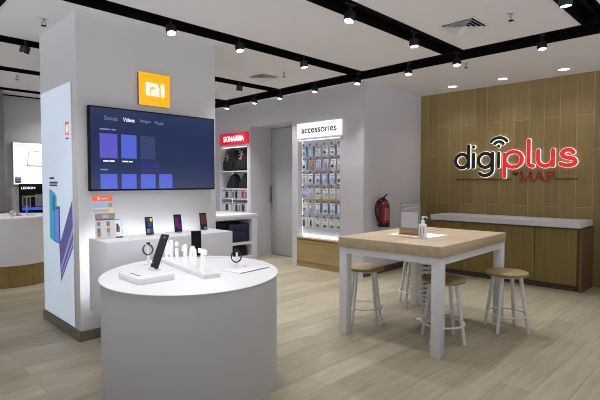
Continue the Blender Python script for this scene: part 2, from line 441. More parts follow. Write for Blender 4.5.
# square air diffusers
def vent(x, y, s, label):
    t = thing('ceiling_vent', label, 'air vent', (x, y, CEIL), 'square air diffusers')
    def ring(a, b, z0, z1):
        m = MB(); q = [(-1, -1), (1, -1), (1, 1), (-1, 1)]
        vs = [(u * a, v * a, z0) for u, v in q] + [(u * b, v * b, z1) for u, v in q]
        vs += [(u * a, v * a, z0 + 0.002) for u, v in q] + [(u * b, v * b, z1 + 0.002) for u, v in q]
        fs = []
        for k in range(4):
            j = (k + 1) % 4
            fs += [[k, j, 4 + j, 4 + k], [8 + k, 12 + k, 12 + j, 8 + j], [k, 8 + k, 8 + j, j], [4 + k, 4 + j, 12 + j, 12 + k]]
        return m.add(vs, fs)
    MB().box(-s, s, -s, s, -0.0012, -0.0002).build('backing', BLACK, t, False)
    ring(s * 1.06, s * 0.94, -0.004, -0.010).build('frame', WHITEP, t, False)
    for k in range(4):
        a = s * (0.90 - 0.22 * k)
        ring(a, a - s * 0.155, -0.026, -0.006).build('louvre', WHITEP, t, False)
    return t
vent(3.87, 1.86, 0.15, 'square white air vent in the ceiling at the upper right above the table')
vent(3.915, 4.58, 0.145, 'square white air vent in the ceiling behind the track before the column')

def sprinkler(x, y, label):
    t = thing('sprinkler', label, 'sprinkler', (x, y, CEIL), 'ceiling sprinklers')
    MB().lathe([(0.035, 0), (0.035, -0.004), (0.012, -0.008)], n=20, cap=False).build('escutcheon', WHITEP, t, False)
    MB().lathe([(0.009, -0.004), (0.009, -0.03), (0.005, -0.036)], n=12).tube([(0.012, 0, -0.03), (0.018, 0, -0.045), (0.003, 0, -0.062)], 0.0025, 6).tube([(-0.012, 0, -0.03), (-0.018, 0, -0.045), (-0.003, 0, -0.062)], 0.0025, 6).build('frame', STEEL, t, False)
    MB().lathe([(0.022, -0.062), (0.022, -0.065)], n=16).build('deflector', BLACK, t, False)
sprinkler(1.24, 4.25, 'ceiling sprinkler at the upper left beside the column')
sprinkler(3.86, 1.46, 'ceiling sprinkler at the upper right, just right of the large vent')
sprinkler(5.08, 2.41, 'ceiling sprinkler before the logo wall, left of the downlights')
sprinkler(3.93, 4.21, 'ceiling sprinkler right of the small vent in the middle of the ceiling')
sprinkler(1.64, 6.72, 'ceiling sprinkler at the far left between two thin tracks')

# ------------------------------------------------------------------ logo on the oak wall
S = thing('wall_sign', 'backlit wall sign with black and red rounded letters on the oak panelled wall', 'sign', (6.6, 2.46, 1.31))
W = 0.052
def arc(cx, cy, r, a0, a1, n=14, ry=None):
    ry = ry or r
    return [(cx + r * math.cos(math.radians(a0 + (a1 - a0) * k / n)), cy + ry * math.sin(math.radians(a0 + (a1 - a0) * k / n))) for k in range(n + 1)]
Y0 = 3.295
def letter(paths, face, w=W, x=6.60):
    O = (x, Y0, 0)
    m = MB()
    for p in paths: m.stroke(p, w + 0.008, O, *XN, 0.018, 0, 0.004)
    h_ = m.build('letter', HALO, S); h_['label'] = 'white backlit letter body'
    m = MB()
    for p in paths: m.stroke(p, w, O, *XN, 0.004, 0, 0.0245)
    m.build('letter_face', face, h_)
zb, zx = 1.515, 1.705
rc = 0.1
cy = (zb + zx) / 2
letter([arc(0.132, cy, rc, 0, 360, 26), [(0.235, zb), (0.235, 1.83)]], LBLK)
letter([[(0.31, zb), (0.31, zx)], [(0.31, 1.81), (0.3101, 1.81)]], LBLK, 0.05)
letter([arc(0.482, cy, rc, 0, 360, 26), [(0.585, zx), (0.585, 1.50)] + arc(0.482, 1.475, 0.103, 0, -140, 12, 0.082)], LBLK)
letter([[(0.672, zb), (0.672, zx)], [(0.672, 1.8), (0.6721, 1.8)], arc(0.672, 1.79, 0.075, 38, 142, 10), arc(0.672, 1.785, 0.138, 38, 142, 14)], LBLK, 0.044)
letter([arc(0.872, cy, 0.115, 0, 360, 28, 0.105), [(0.755, zx - 0.02), (0.755, 1.37)]], LRED)
letter([[(1.07, 1.86), (1.07, 1.56)] + arc(1.115, 1.56, 0.045, 180, 270, 6), [(1.115, 1.515), (1.13, 1.515)]], LRED)
letter([[(1.19, zx + 0.01), (1.19, 1.6)] + arc(1.28, 1.6, 0.09, 180, 360, 14, 0.09) + [(1.37, zx + 0.01)], [(1.37, 1.6), (1.37, zb)]], LRED)
sp = [(1.605, 1.675)] + arc(1.545, 1.655, 0.07, 55, 180, 8, 0.055) + [(1.49, 1.63), (1.53, 1.613), (1.575, 1.603)] + arc(1.57, 1.56, 0.06, 60, -90, 9, 0.045) + [(1.52, 1.513), (1.46, 1.535)]
letter([sp], LRED)
m = MB(); O = (6.6, Y0, 0)
def bar(u0, v0, u1, v1, w, off=0.0):
    l = math.hypot(u1 - u0, v1 - v0); nx, ny = -(v1 - v0) / l * w / 2, (u1 - u0) / l * w / 2
    m.prism([(u0 - nx, v0 - ny), (u1 - nx, v1 - ny), (u1 + nx, v1 + ny), (u0 + nx, v0 + ny)], (6.6 - off, Y0, 0), *XN, 0.012)
b0, t0 = 1.318, 1.43
a = 0.945
bar(a + .02, b0, a + .035, t0, 0.01); bar(a + .035, t0, a + .09, b0, 0.026); bar(a + .09, b0, a + .145, t0, 0.009); bar(a + .145, t0, a + .16, b0, 0.026)
bar(a, b0, a + .04, b0, 0.008); bar(a + .135, b0, a + .185, b0, 0.008); bar(a + .015, t0, a + .05, t0, 0.008); bar(a + .13, t0, a + .17, t0, 0.008)
a = 1.125
bar(a + .02, b0, a + .075, t0 + .005, 0.01); bar(a + .072, t0 + .005, a + .13, b0, 0.027); bar(a + .04, 1.355, a + .112, 1.362, 0.009); bar(a, b0, a + .04, b0, 0.008); bar(a + .105, b0, a + .155, b0, 0.008)
a = 1.285
bar(a + .025, b0, a + .025, t0, 0.026); bar(a, b0, a + .055, b0, 0.008); bar(a, t0, a + .05, t0, 0.008)
for p0, p1 in zip(arc(a + .05, 1.403, .05, 90, -90, 8, .028), arc(a + .05, 1.403, .05, 90, -90, 8, .028)[1:]): bar(*p0, *p1, 0.018)
m.build('small_lettering', MRED, S)
m = MB().text('by', (6.6, Y0 - 0.865, 1.385), *XN, 0.07, 0.06, 0.01); m.build('tiny_lettering', LBLK, S)
MB().box(6.588, 6.6, 2.45, 3.26, 1.334, 1.345).build('rule', LINEB, S)
MB().box(6.588, 6.6, 1.635, 1.905, 1.334, 1.345).build('rule', LINEB, S)

# ------------------------------------------------------------------ counter under the logo
t = thing('sideboard_worktop', 'long white worktop on the oak cabinets under the logo', 'worktop', (6.32, 2.385, 0.745))
MB().box(6.04, 6.598, 1.462, 3.37, 0.76, 0.832, bev=0.004).build('slab', WHITE, t)
MB().box(6.12, 6.58, 1.50, 3.33, 0.742, 0.76).build('shadow_gap', OAK_D, t)
edges = [1.475, 1.97, 2.44, 2.92, 3.36]
nm = ['oak floor cabinet at the right end under the white worktop', 'oak floor cabinet second from right under the white worktop', 'oak floor cabinet third from right under the white worktop', 'oak floor cabinet at the left end behind the wooden table']
for i in range(4):
    y0, y1 = edges[i], edges[i + 1]
    t = thing('floor_cabinet', nm[i], 'cabinet', (6.35, (y0 + y1) / 2, 0), 'oak cabinets under the logo')
    MB().box(6.115, 6.598, y0 + 0.001, y1 - 0.001, 0.075, 0.742).build('body', OAK_D, t)
    MB().box(6.14, 6.58, y0 + 0.001, y1 - 0.001, 0.0, 0.075).build('plinth', BRNB, t)
    MB().box(6.093, 6.115, y0 + (0.03 if i == 0 else 0.003), y1 - 0.003, 0.075, 0.735, bev=0.002).build('door', OAK_C, t)
    if i == 0: MB().box(6.09, 6.598, 1.452, 1.476, 0.0, 0.742).build('end_panel', OAK_D, t)

# ------------------------------------------------------------------ wooden table
tb = thing('wooden_table', 'high table with thick oak top on white square legs', 'table', (3.755, 2.115, 0))
X0, X1, TY0, TY1 = 3.06, 4.375, 1.618, 2.565
MB().box(X0, X1, TY0, TY1, 0.745, 0.83, bev=0.004).build('tabletop', OAK_T, tb)
m = MB()
for (x0, x1, y0, y1) in ((X0 + .02, X1 - .02, TY0 + .012, TY0 + .05), (X0 + .02, X1 - .02, TY1 - .05, TY1 - .012), (X0 + .012, X0 + .05, TY0 + .05, TY1 - .05), (X1 - .05, X1 - .012, TY0 + .05, TY1 - .05)):
    m.box(x0, x1, y0, y1, 0.69, 0.745)
m.build('apron', WHITEP, tb)
for x in (X0 + .01, X1 - .085):
    for y in (TY0 + .008, TY1 - .083):
        MB().box(x, x + .075, y, y + .075, 0, 0.744, bev=0.003).build('leg', WHITEP, tb)
m = MB().box(3.83, 4.25, 2.165, 2.171, 0.83, 0.8312).box(3.86, 4.28, 2.245, 2.251, 0.83, 0.8312)
m.build('seam', BRNB, tb)

tb.rotation_euler = (0, 0, math.radians(2.0)); tb.location = (3.738, 2.139, 0)

# stools
def stool(x, y, label):
    t = thing('stool', label, 'stool', (x, y, 0), 'round oak stools at the wooden table')
    MB().lathe([(0.0, 0.485), (0.162, 0.485), (0.172, 0.489), (0.176, 0.5), (0.174, 0.511), (0.166, 0.517), (0.0, 0.517)], n=40, cap=False).build('seat', OAK_S, t, False)
    for dx, dy in ((1, 0), (0, 1), (-1, 0), (0, -1)):
        MB().tube([(dx * .115, dy * .115, 0.486), (dx * .188, dy * .188, 0.0)], [0.017, 0.014], 14).build('leg', WHITEP, t, False)
    MB().tube([(0.168 * math.cos(2 * PI * k / 40), 0.168 * math.sin(2 * PI * k / 40), 0.145) for k in range(40)], 0.008, 8, closed=True).build('foot_ring', WHITEP, t, False)
    MB().lathe([(0.13, 0.472), (0.13, 0.486)], n=28).build('seat_plate', WHITEP, t, False)
    return t
s0 = stool(3.455, 2.6, 'round oak stool half under the left end of the table')
dup(s0, (3.49, 1.825, 0), 'round oak stool behind the nearest table leg', 0.0)
dup(s0, (4.135, 1.56, 0), 'round oak stool pulled out at the right, beside the oak cabinets', 0.0)
dup(s0, (4.30, 2.57, 0), 'stool whose seat is hidden under the far side of the table', 0.0)

# cable spine between floor and tabletop
t = thing('cable_spine', 'white segmented cable spine hanging under the wooden table to the floor', 'cable holder', (3.87, 2.2, 0))
MB().box(3.80, 3.94, 2.13, 2.27, 0, 0.012, bev=0.003).build('base_plate', WHITEP, t)
for k in range(17):
    z = 0.02 + k * 0.0425
    m = MB().box(3.828, 3.912, 2.158, 2.242, z, z + 0.030, bev=0.004)
    m.build('vertebra', WHITEP, t)
MB().tube([(3.87, 2.2, 0.01), (3.87, 2.2, 0.745)], 0.022, 10).build('cable_core', BLACK, t)

# things on the wooden table
t = thing('paper_mat', 'white sheet lying under the sign holder on the wooden table', 'mat', (3.62, 2.13, 0.83))
tag(t, t['label'], 'mat')
MB().box(3.46, 3.80, 1.94, 2.36, 0.8302, 0.8325, bev=0.0006).build('sheet', PAPER, t)
t = thing('sign_holder', 'acrylic sign holder with a grey notice and orange strip on the wooden table', 'sign holder', (3.6, 2.215, 0.8325))
MB().box(3.603, 3.607, 2.11, 2.32, 0.834, 1.118, bev=0.001).box(3.56, 3.66, 2.11, 2.32, 0.8326, 0.836).build('acrylic_stand', CLEAR, t)
MB().box(3.6005, 3.603, 2.112, 2.318, 0.837, 1.116).build('notice', GREYP, t)
MB().box(3.5998, 3.6004, 2.114, 2.316, 0.838, 0.868).build('orange_strip', ORANGE, t)
MB().box(3.5998, 3.6004, 2.132, 2.298, 0.895, 1.035).build('text_panel', LTGREY, t)
m = MB()
for k in range(5): m.box(3.5998, 3.6004, 2.125 + 0.01 * (k % 2), 2.30 - 0.02 * (k % 3), 1.05 + 0.012 * k, 1.054 + 0.012 * k)
m.build('heading_lines', LTGREY, t)
t.location.x -= .035; t.location.y -= .02
t = thing('sanitizer_bottle', 'white pump bottle beside the sign holder', 'bottle', (3.5, 2.025, 0.8325))
t.scale = (.94, .94, .92)
MB().lathe([(0.0, 0), (0.033, 0), (0.036, 0.004), (0.036, 0.108), (0.032, 0.118), (0.014, 0.126), (0.014, 0.135)], n=28, cap=False).build('bottle', PLAST, t, False)
MB().lathe([(0.016, 0.13), (0.016, 0.152), (0.006, 0.154), (0.006, 0.178), (0.012, 0.18), (0.012, 0.19), (0.0, 0.19)], n=20, cap=False).tube([(0, 0, 0.185), (0.012, -0.035, 0.184), (0.013, -0.042, 0.176)], 0.005, 8).build('pump', PLAST, t, False)
m = MB()
for k in range(9):
    a0 = math.radians(160 + k * 12); a1 = math.radians(160 + (k + 1) * 12); r = 0.0364
    m.add([(r * math.cos(a0), r * math.sin(a0), 0.03), (r * math.cos(a1), r * math.sin(a1), 0.03), (r * math.cos(a1), r * math.sin(a1), 0.095), (r * math.cos(a0), r * math.sin(a0), 0.095)], [[0, 1, 2, 3]], 1 if k in (1, 5) else 0)
m.build('label_sticker', [PAPER, GREYP], t, False)

# fire extinguisher on the wall beside the logo
EXT = 1.0
t = thing('fire_extinguisher', 'red fire extinguisher hanging on the grey wall left of the logo wall', 'fire extinguisher', (5.41, 3.74, 0.668))
t.scale = (EXT, EXT, EXT)
MB().lathe([(0.072, 0.055), (0.078, 0.06), (0.078, 0.30), (0.07, 0.335), (0.045, 0.36), (0.03, 0.37), (0.03, 0.385)], n=32).build('cylinder', RED, t, False)
MB().lathe([(0.0, 0), (0.074, 0.0), (0.08, 0.006), (0.08, 0.058), (0.072, 0.062)], n=32, cap=False).build('base_ring', RUB, t, False)
MB().lathe([(0.022, 0.38), (0.022, 0.405), (0.012, 0.41)], n=16).build('valve', BLACK, t, False)
m = MB().box(-0.02, 0.105, -0.011, 0.011, 0.0, 0.012, bev=0.003, M=Matrix.Translation((-0.02, 0, 0.405)) @ Matrix.Rotation(-0.45, 4, 'Y'))
m.box(-0.02, 0.09, -0.011, 0.011, 0.0, 0.01, bev=0.003, M=Matrix.Translation((0.0, 0, 0.395)) @ Matrix.Rotation(0.45, 4, 'Y'))
m.build('handle', BLACK, t, False)
MB().tube([(-0.01, 0, 0.395), (-0.08, 0, 0.398), (-0.16, 0, 0.36), (-0.2, 0, 0.28), (-0.19, 0, 0.19), (-0.15, 0, 0.11), (-0.1, 0, 0.06), (-0.076, 0, 0.04)], 0.016, 10).build('hose', RUB, t, False)
m = MB()
for k in range(10):
    a0 = math.radians(222 + k * 8); a1 = math.radians(230 + k * 8); r = 0.0786
    m.add([(r * math.cos(a0), r * math.sin(a0), 0.10), (r * math.cos(a1), r * math.sin(a1), 0.10), (r * math.cos(a1), r * math.sin(a1), 0.27), (r * math.cos(a0), r * math.sin(a0), 0.27)], [[0, 1, 2, 3]], 0 if k in (0, 1, 3, 4, 6) else 1)
m.build('label_sticker', [mat('extinguisher_label', (168, 120, 116), 0.6), mat('extinguisher_print', (140, 60, 58), 0.6)], t, False)
MB().box(-0.03, 0.03, 0.076, 0.095, 0.25, 0.36).build('wall_bracket', BLACK, t, False)

# ------------------------------------------------------------------ lit poster on the column's side
t = thing('poster_lightbox', 'tall lit pale blue poster with phones on the left side of the column', 'lightbox', (1.352, 4.385, 0.09))
MB().box(1.352, 1.36, 3.985, 4.775, 0.092, 2.12, bev=0.002).build('frame', WHITE, t)
XP = 1.3515
def prt(name, polys, ms):
    m = MB()
    for i, (poly, mi) in enumerate(polys): m.prism([(-y, z) for y, z in poly], (XP - 0.0004 * i, 0, 0), *XN, 0.0005, mi)
    return m.build(name, ms, t)
prt('film', [([(4.77, .097), (3.99, .097), (3.99, 2.115), (4.77, 2.115)], 0)], POST)
XP = 1.3509
for k, z in enumerate((1.9, 1.62, 1.42)): prt('pale_streak', [([(4.75, z), (4.02, z + .09), (4.02, z + .16), (4.75, z + .06)], 0)], POSTL)
prt('pale_patch', [([(4.02, .13), (4.02, .62), (4.3, .42), (4.26, .25)], 0)], POSTL)
prt('orange_logo', [([(4.125, 1.69), (4.045, 1.69), (4.045, 1.80), (4.125, 1.80)], 0), ([(4.1, 1.715), (4.07, 1.715), (4.07, 1.775), (4.1, 1.775)], 1)], [POSTO, SIGNW])
for y0, w_, z, h_ in ((4.56, 4.43, 1.325, .018), (4.56, 4.34, 1.285, .018), (4.56, 4.35, 1.262, .016), (4.12, 4.05, 1.655, .012)): prt('small_wording', [([(y0, z), (w_, z), (w_, z + h_), (y0, z + h_)], 0)], POSTX)
prt('teal_phone_picture', [([(4.58, .79), (4.39, .76), (4.375, 1.17), (4.42, 1.205), (4.57, 1.24)], 0), ([(4.49, 1.04), (4.42, 1.04), (4.42, 1.17), (4.49, 1.19)], 1)], [POSTT, POSTT2])
prt('blue_phone_picture', [([(4.455, .78), (4.30, .75), (4.30, 1.09), (4.455, 1.075)], 1), ([(4.44, .79), (4.33, .76), (4.33, 1.065), (4.44, 1.06)], 0)], [POSTB, POSTB2])
prt('indigo_phone_picture', [([(3.992, 1.16), (4.33, .74), (4.30, .43), (3.992, .76)], 0), ([(3.992, .93), (4.29, .57), (4.29, .53), (3.992, .88)], 1), ([(3.992, .82), (4.28, .5), (4.28, .48), (3.992, .79)], 1)], [POSTP, POSTP2])

# orange sign
t = thing('orange_sign', 'square orange lit sign with two white letters above the screen', 'sign', (2.01, 3.85, 1.97))
MB().box(1.868, 2.16, 3.848, 3.88, 1.977, 2.259, bev=0.002).build('sign_box', PILLAR, t)
MB().box(1.866, 2.162, 3.842, 3.848, 1.975, 2.261, bev=0.001).build('orange_face', SIGNO, t)
m = MB(); w = 0.036; O = (1.865, 3.842, 1.978)
m.prism([(.065, .085), (.065 + w, .085), (.065 + w, .165), (.135, .165), (.135, .197), (.065, .197)], O, *YN, 0.006)
m.prism([(.135, .165), (.148, .162), (.156, .15), (.156, .085), (.19, .085), (.19, .155), (.184, .176), (.172, .19), (.155, .197), (.135, .197)], O, *YN, 0.003)
m.prism([(.114, .085), (.143, .085), (.143, .143), (.114, .143)], O, *YN, 0.006)
m.prism([(.207, .085), (.238, .085), (.238, .197), (.207, .197)], O, *YN, 0.006)
m.build('white_letters', SIGNW, t)

# wall screen
t = thing('television', 'large wall mounted screen showing a blue menu of tiles', 'television', (2.025, 3.84, 1.225))
MB().box(1.43, 2.632, 3.825, 3.865, 1.226, 1.918, bev=0.004).build('housing', BLACK, t)
MB().box(1.6, 2.45, 3.86, 3.88, 1.35, 1.8).build('wall_mount', BLACK, t)
sc_ = MB().box(1.44, 2.622, 3.8235, 3.8255, 1.24, 1.908).build('screen', TVB, t)
m = MB(); yy = (3.8222, 3.8238)
def tile(x0, x1, z0, z1, mi): m.box(x0, x1, yy[0], yy[1], z0, z1, mi)
tile(1.513, 1.66, 1.497, 1.70, 0); tile(1.692, 1.827, 1.50, 1.70, 1); tile(1.862, 2.0, 1.50, 1.70, 2)
tile(1.515, 1.655, 1.242, 1.367, 1); tile(1.692, 1.823, 1.242, 1.367, 1); tile(1.862, 2.0, 1.242, 1.369, 1); tile(2.036, 2.166, 1.242, 1.371, 1)
tile(1.862, 2.04, 1.385, 1.485, 3)
m.build('menu_tiles', [TVT1, TVT2, TVT3, TVT4], sc_)
for tx, x0, w_ in (('Devices', 1.555, .11), ('Images', 1.865, .095), ('Music', 2.0, .085)):
    MB().text(tx, (x0, 3.8235, 1.81), *YN, w_, 0.034 if tx != 'Music' else .03, 0.001).build('menu_word', TVX, sc_)
for x0, x1, z in ((1.515, 1.6, 1.728), (1.612, 1.648, 1.728), (1.515, 1.58, 1.396)): MB().box(x0, x1, 3.8222, 3.8238, z, z + 0.012).build('menu_heading', TVX, sc_)
MB().text('Videos', (1.712, 3.8235, 1.81), *YN, 0.1, 0.034, 0.001, 0, 0.015).build('menu_word', TVX2, sc_)
for x0, x1, z in ((1.54, 1.585, 1.468), (1.592, 1.635, 1.468), (1.70, 1.75, 1.468), (1.756, 1.79, 1.468)): MB().box(x0, x1, 3.8222, 3.8238, z, z + 0.011).build('tile_caption', TVX2, sc_)

# wall plinth under the screen
PX0, PX1, PY0, PY1, PZ0, PZ1 = 1.38, 2.515, 3.38, 3.735, 0.285, 0.855
t = thing('wall_plinth', 'white box plinth floating before the column under the screen', 'display plinth', (1.955, 3.56, PZ0))
MB().box(PX0, PX1, PY0, PY1, PZ0, PZ1, bev=0.004).build('body', WHITE, t)
MB().box(PX0 + .12, PX1 - .12, PY1, 3.88, PZ0 + .1, PZ1 - .1).build('mount', WHITE, t)
m = MB().box(PX0 + .012, PX0 + .03, PY1, PY1 + .012, PZ0 + .03, PZ1 - .03).box(PX0 + .03, PX1 - .03, PY1, PY1 + .012, PZ1 - .03, PZ1 - .012)
m.build('led_strip', LED, t)

# ------------------------------------------------------------------ phones
def phone(name, label, x, y, z, w, h, yaw, lean, body, scr, roll=0.0, stand=True, group=None, tiles=None):
    """the face looks towards local -y; lean tips the top backwards (+y)"""
    t = thing(name, label, 'phone', (x, y, z), group, yaw)
    M = Matrix.Rotation(-lean, 4, 'X') @ Matrix.Rotation(roll, 4, 'Y')
    d = 0.009
    MB().box(-w / 2, w / 2, 0, d, 0.004, h, bev=0.0035, seg=3, M=M).build('phone_body', body, t, False)
    if scr is not None:
        s = MB().box(-w / 2 + .003, w / 2 - .003, -0.0006, 0.0004, 0.010, h - 0.006, M=M).build('screen', scr, t, False)
        if tiles:
            m = MB(); ms = []
            for (u0, u1, v0, v1, q) in tiles:
                if q not in ms: ms.append(q)
                m.box(-w / 2 + u0 * w, -w / 2 + u1 * w, -0.0012, 0.0002, v0 * h, v1 * h, ms.index(q), M=M)
            m.build('screen_picture', ms, s, False)
    if stand:
        m = MB().box(-0.022, 0.022, -0.022, 0.05, 0, 0.004, bev=0.001)
        m.box(-0.02, 0.02, d + 0.001, d + 0.004, 0.004, h * 0.55, M=M)
        m.box(-0.02, 0.02, -0.012, -0.009, 0.003, 0.012)
        m.build('acrylic_stand', CLEAR, t, False)
    return t
G = 'phones on the white plinth'
PZ = PZ1
phone('smartphone', 'phone with a pale screen beside the price board, leftmost on the plinth', 1.572, 3.625, PZ, 0.076, 0.152, 0.0, 0.25, DKPH, SCRW, group=G, tiles=[(.35, .7, .3, .55, REDP), (.42, .62, .5, .75, DKPH), (.5, .75, .35, .62, GREYP)])
phone('smartphone', 'phone with blue and yellow screen tiles, second from left on the plinth', 1.84, 3.62, PZ, 0.066, 0.155, -0.15, 0.25, DKPH, SCRD, group=G, tiles=[(.08, .6, .76, .9, SCRB), (.62, .9, .74, .92, YELT), (.3, .85, .45, .72, SCRB), (.15, .5, .1, .35, GREYP), (.55, .9, .12, .38, SCRB)])
phone('smartphone', 'phone with a magenta screen, third from left on the plinth', 2.115, 3.63, PZ, 0.070, 0.162, -0.2, 0.25, BLKGL, SCRD, group=G, tiles=[(.12, .6, .3, .85, SCRM), (.4, .8, .2, .5, SCRM)])
phone('smartphone', 'phone with a rust red screen at the right end of the plinth', 2.385, 3.64, PZ, 0.068, 0.162, -0.2, 0.22, BLKGL, SCRD, group=G, tiles=[(.1, .9, .35, .9, SCRO), (.5, .95, .05, .18, GREYP)])
# price board and cards
t = thing('price_board', 'standing price board with an orange top at the left end of the plinth', 'sign board', (1.47, 3.62, PZ))
M = Matrix.Translation((1.47, 3.62, PZ)) @ Matrix.Rotation(-0.12, 4, 'Z') @ Matrix.Rotation(-0.1, 4, 'X')
def brd(name, boxes, ms):
    m = MB()
    for x0, x1, z0, z1, y0, mi in boxes: m.box(x0, x1, y0, y0 + .001, z0, z1, mi, M=M)
    m.build(name, ms, t)
MB().box(-.075, .075, 0, .006, 0, .20, M=M).box(-.088, .062, .004, .010, .16, .335, M=M).build('board', PAPER, t)
brd('orange_header', [(-.088, .062, .298, .335, .003, 0), (-.05, -.03, .305, .328, .002, 1), (-.02, .025, .312, .320, .002, 1)], [POSTO, PAPER])
brd('banner', [(-.086, .062, .245, .296, .003, 0), (-.086, .035, .21, .235, .003, 1), (.035, .062, .21, .238, .003, 2), (.03, .055, .25, .28, .002, 3)], [SKY1, PEACH, YELT, TEALP])
brd('landscape_picture', [(-.075, .075, .155, .20, -.001, 0), (-.02, .025, .16, .19, -.002, 1), (-.07, .07, .146, .156, -.001, 2)], [TEALP, PEACH, REDP])
for x, z, q in ((-.05, .1, TEALP), (.02, .1, GREYP), (-.05, .05, GREYP), (.02, .05, ORANGE), (-.05, .02, TANP), (.02, .015, SKY1)): brd('phone_picture', [(x - .012, x + .012, z, z + .035, -.001, 0)], [q])
MB().box(1.43, 1.51, 3.62, 3.68, PZ, PZ + .004).build('foot', CLEAR, t)
for (x, y, lb, q) in ((1.64, 3.50, 'white price card before the pale screened phone', PAPER), (1.9, 3.5, 'yellowish price card before the phone with coloured tiles', PEACH), (2.17, 3.49, 'white price card before the magenta phone', PAPER)):
    tag(MB().box(x - .03, x + .03, y - .025, y + .025, PZ + .0003, PZ + .0025, bev=.0005).build('price_card', q), lb, 'price card', 'price cards on the plinth')

# ------------------------------------------------------------------ round display table
RT = (1.638, 2.644); RA, RB, RANG = 0.648, 0.564, math.radians(53.2); TZ = 0.71
t = thing('display_table', 'round white drum display table in the foreground', 'display table', (RT[0], RT[1], 0))
MR = Matrix.Rotation(RANG, 4, 'Z')
MB().lathe([(0.0, 0), (.985, 0), (.985, TZ - .006), (0.0, TZ - .006)], n=128, sx=RA, sy=RB, M=MR, cap=False).build('drum', DRUM_SHADE, t, False)
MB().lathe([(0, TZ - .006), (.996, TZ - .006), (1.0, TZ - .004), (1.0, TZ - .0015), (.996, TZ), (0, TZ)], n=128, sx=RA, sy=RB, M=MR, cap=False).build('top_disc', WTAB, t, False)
MB().box(-.1, .1, -.006, .006, TZ, TZ + .0006, M=Matrix.Translation((.40, .36, 0)) @ Matrix.Rotation(-.75, 4, 'Z')).build('cable_slot', GREYP, t, False)

tag(MB().box(1.195, 1.42, 2.49, 2.765, TZ + .0003, TZ + .036, bev=.003).box(1.235, 1.245, 2.57, 2.70, TZ + .036, TZ + .0368, 1).build('phone_box', [PLAST, DKPH]), 'flat white box under the black phone on the round table', 'box')
# the leaning black phone on the box
t = thing('smartphone', 'black phone leaning on the flat white box, back towards the letters', 'phone', (1.385, 2.69, TZ + .036), None, -PI / 2 + .12)
M = Matrix.Translation((0, 0, 0.012)) @ Matrix.Rotation(-.40, 4, 'X')
MB().box(-.038, .038, 0, .011, 0, .225, bev=.005, seg=3, M=M).build('phone_body', DKPH, t, False)
MB().box(-.035, .035, -.0008, .0004, .006, .219, M=M).build('screen', DKPH, t, False)
MB().box(.0, .025, -.0016, 0, .2, .208, M=M).build('screen_mark', GREYP, t, False)
MB().box(-.03, -.01, -.0016, 0, .03, .036, M=M).build('screen_mark', GREYP, t, False)
MB().box(-.03, .03, -.02, .045, 0, .006, bev=.002).box(-.02, .02, .012, .016, .0, .11, M=M).box(-.03, .03, -.018, -.013, .004, .02).build('acrylic_stand', PLAST, t, False)

phone('smartphone', 'tall dark phone standing behind the white letters', 1.985, 3.14, TZ, .078, .205, -.45, .12, DKPH, BLKGL, tiles=[(.15, .5, .02, .28, LTGREY)])

GLOWL = mat('letter_white_added_glow', (250, 250, 252), .4, emit=(255, 255, 255), es=.22)  # glow added to the white letters, imitating strong spotlight on them
# white solid letters
ang = math.radians(8.7)
T_ = Vector((-math.sin(ang), -math.cos(ang), 0)); N_ = T_.cross(Vector((0, 0, 1)))
base_r = Vector((1.552, 2.373, TZ)); Lb = .66
t = thing('letter_stand', 'white solid letters on a white bar on the round table', 'display letters', (1.66, 2.7, TZ))
o = base_r - T_ * Lb
MB().prism([(-.13, .0004), (Lb, .0004), (Lb, .026), (-.13, .026)], o - N_ * .105, T_, (0, 0, 1), .105).build('base_bar', PLAST, t)
zl = Vector((0, 0, .026)); ZU = (0, 0, 1); LD = .012; lo = o - N_ * .045 + zl
m = MB(); lw, lh, mw = .03, .142, .135
mm = [(0, 0), (lw, 0), (lw, lh * .62), (mw / 2, lh * .22), (mw - lw, lh * .62), (mw - lw, 0), (mw, 0), (mw, lh), (mw - lw * 1.05, lh), (mw / 2, lh * .55), (lw * 1.05, lh), (0, lh)]
m.prism([(-.105 + u, v) for u, v in mm], lo, T_, ZU, LD); m.build('letter', GLOWL, t)
MB().prism([(.105, 0), (.137, 0), (.137, .098), (.105, .098)], lo, T_, ZU, LD).prism([(.105, .114), (.137, .114), (.137, .142), (.105, .142)], lo, T_, ZU, LD).build('letter', GLOWL, t)
MB().prism([(.255, 0), (.289, 0), (.289, .142), (.262, .142), (.225, .118), (.225, .09), (.255, .106)], lo, T_, ZU, LD).build('letter', GLOWL, t)
MB().text('0', lo + T_ * .352, T_, ZU, .095, .145, LD, 0, .03).build('letter', GLOWL, t)
MB().prism([(.535, 0), (.569, 0), (.569, .113), (.608, .113), (.608, .142), (.496, .142), (.496, .113), (.535, .113)], lo, T_, ZU, LD).build('letter', GLOWL, t)

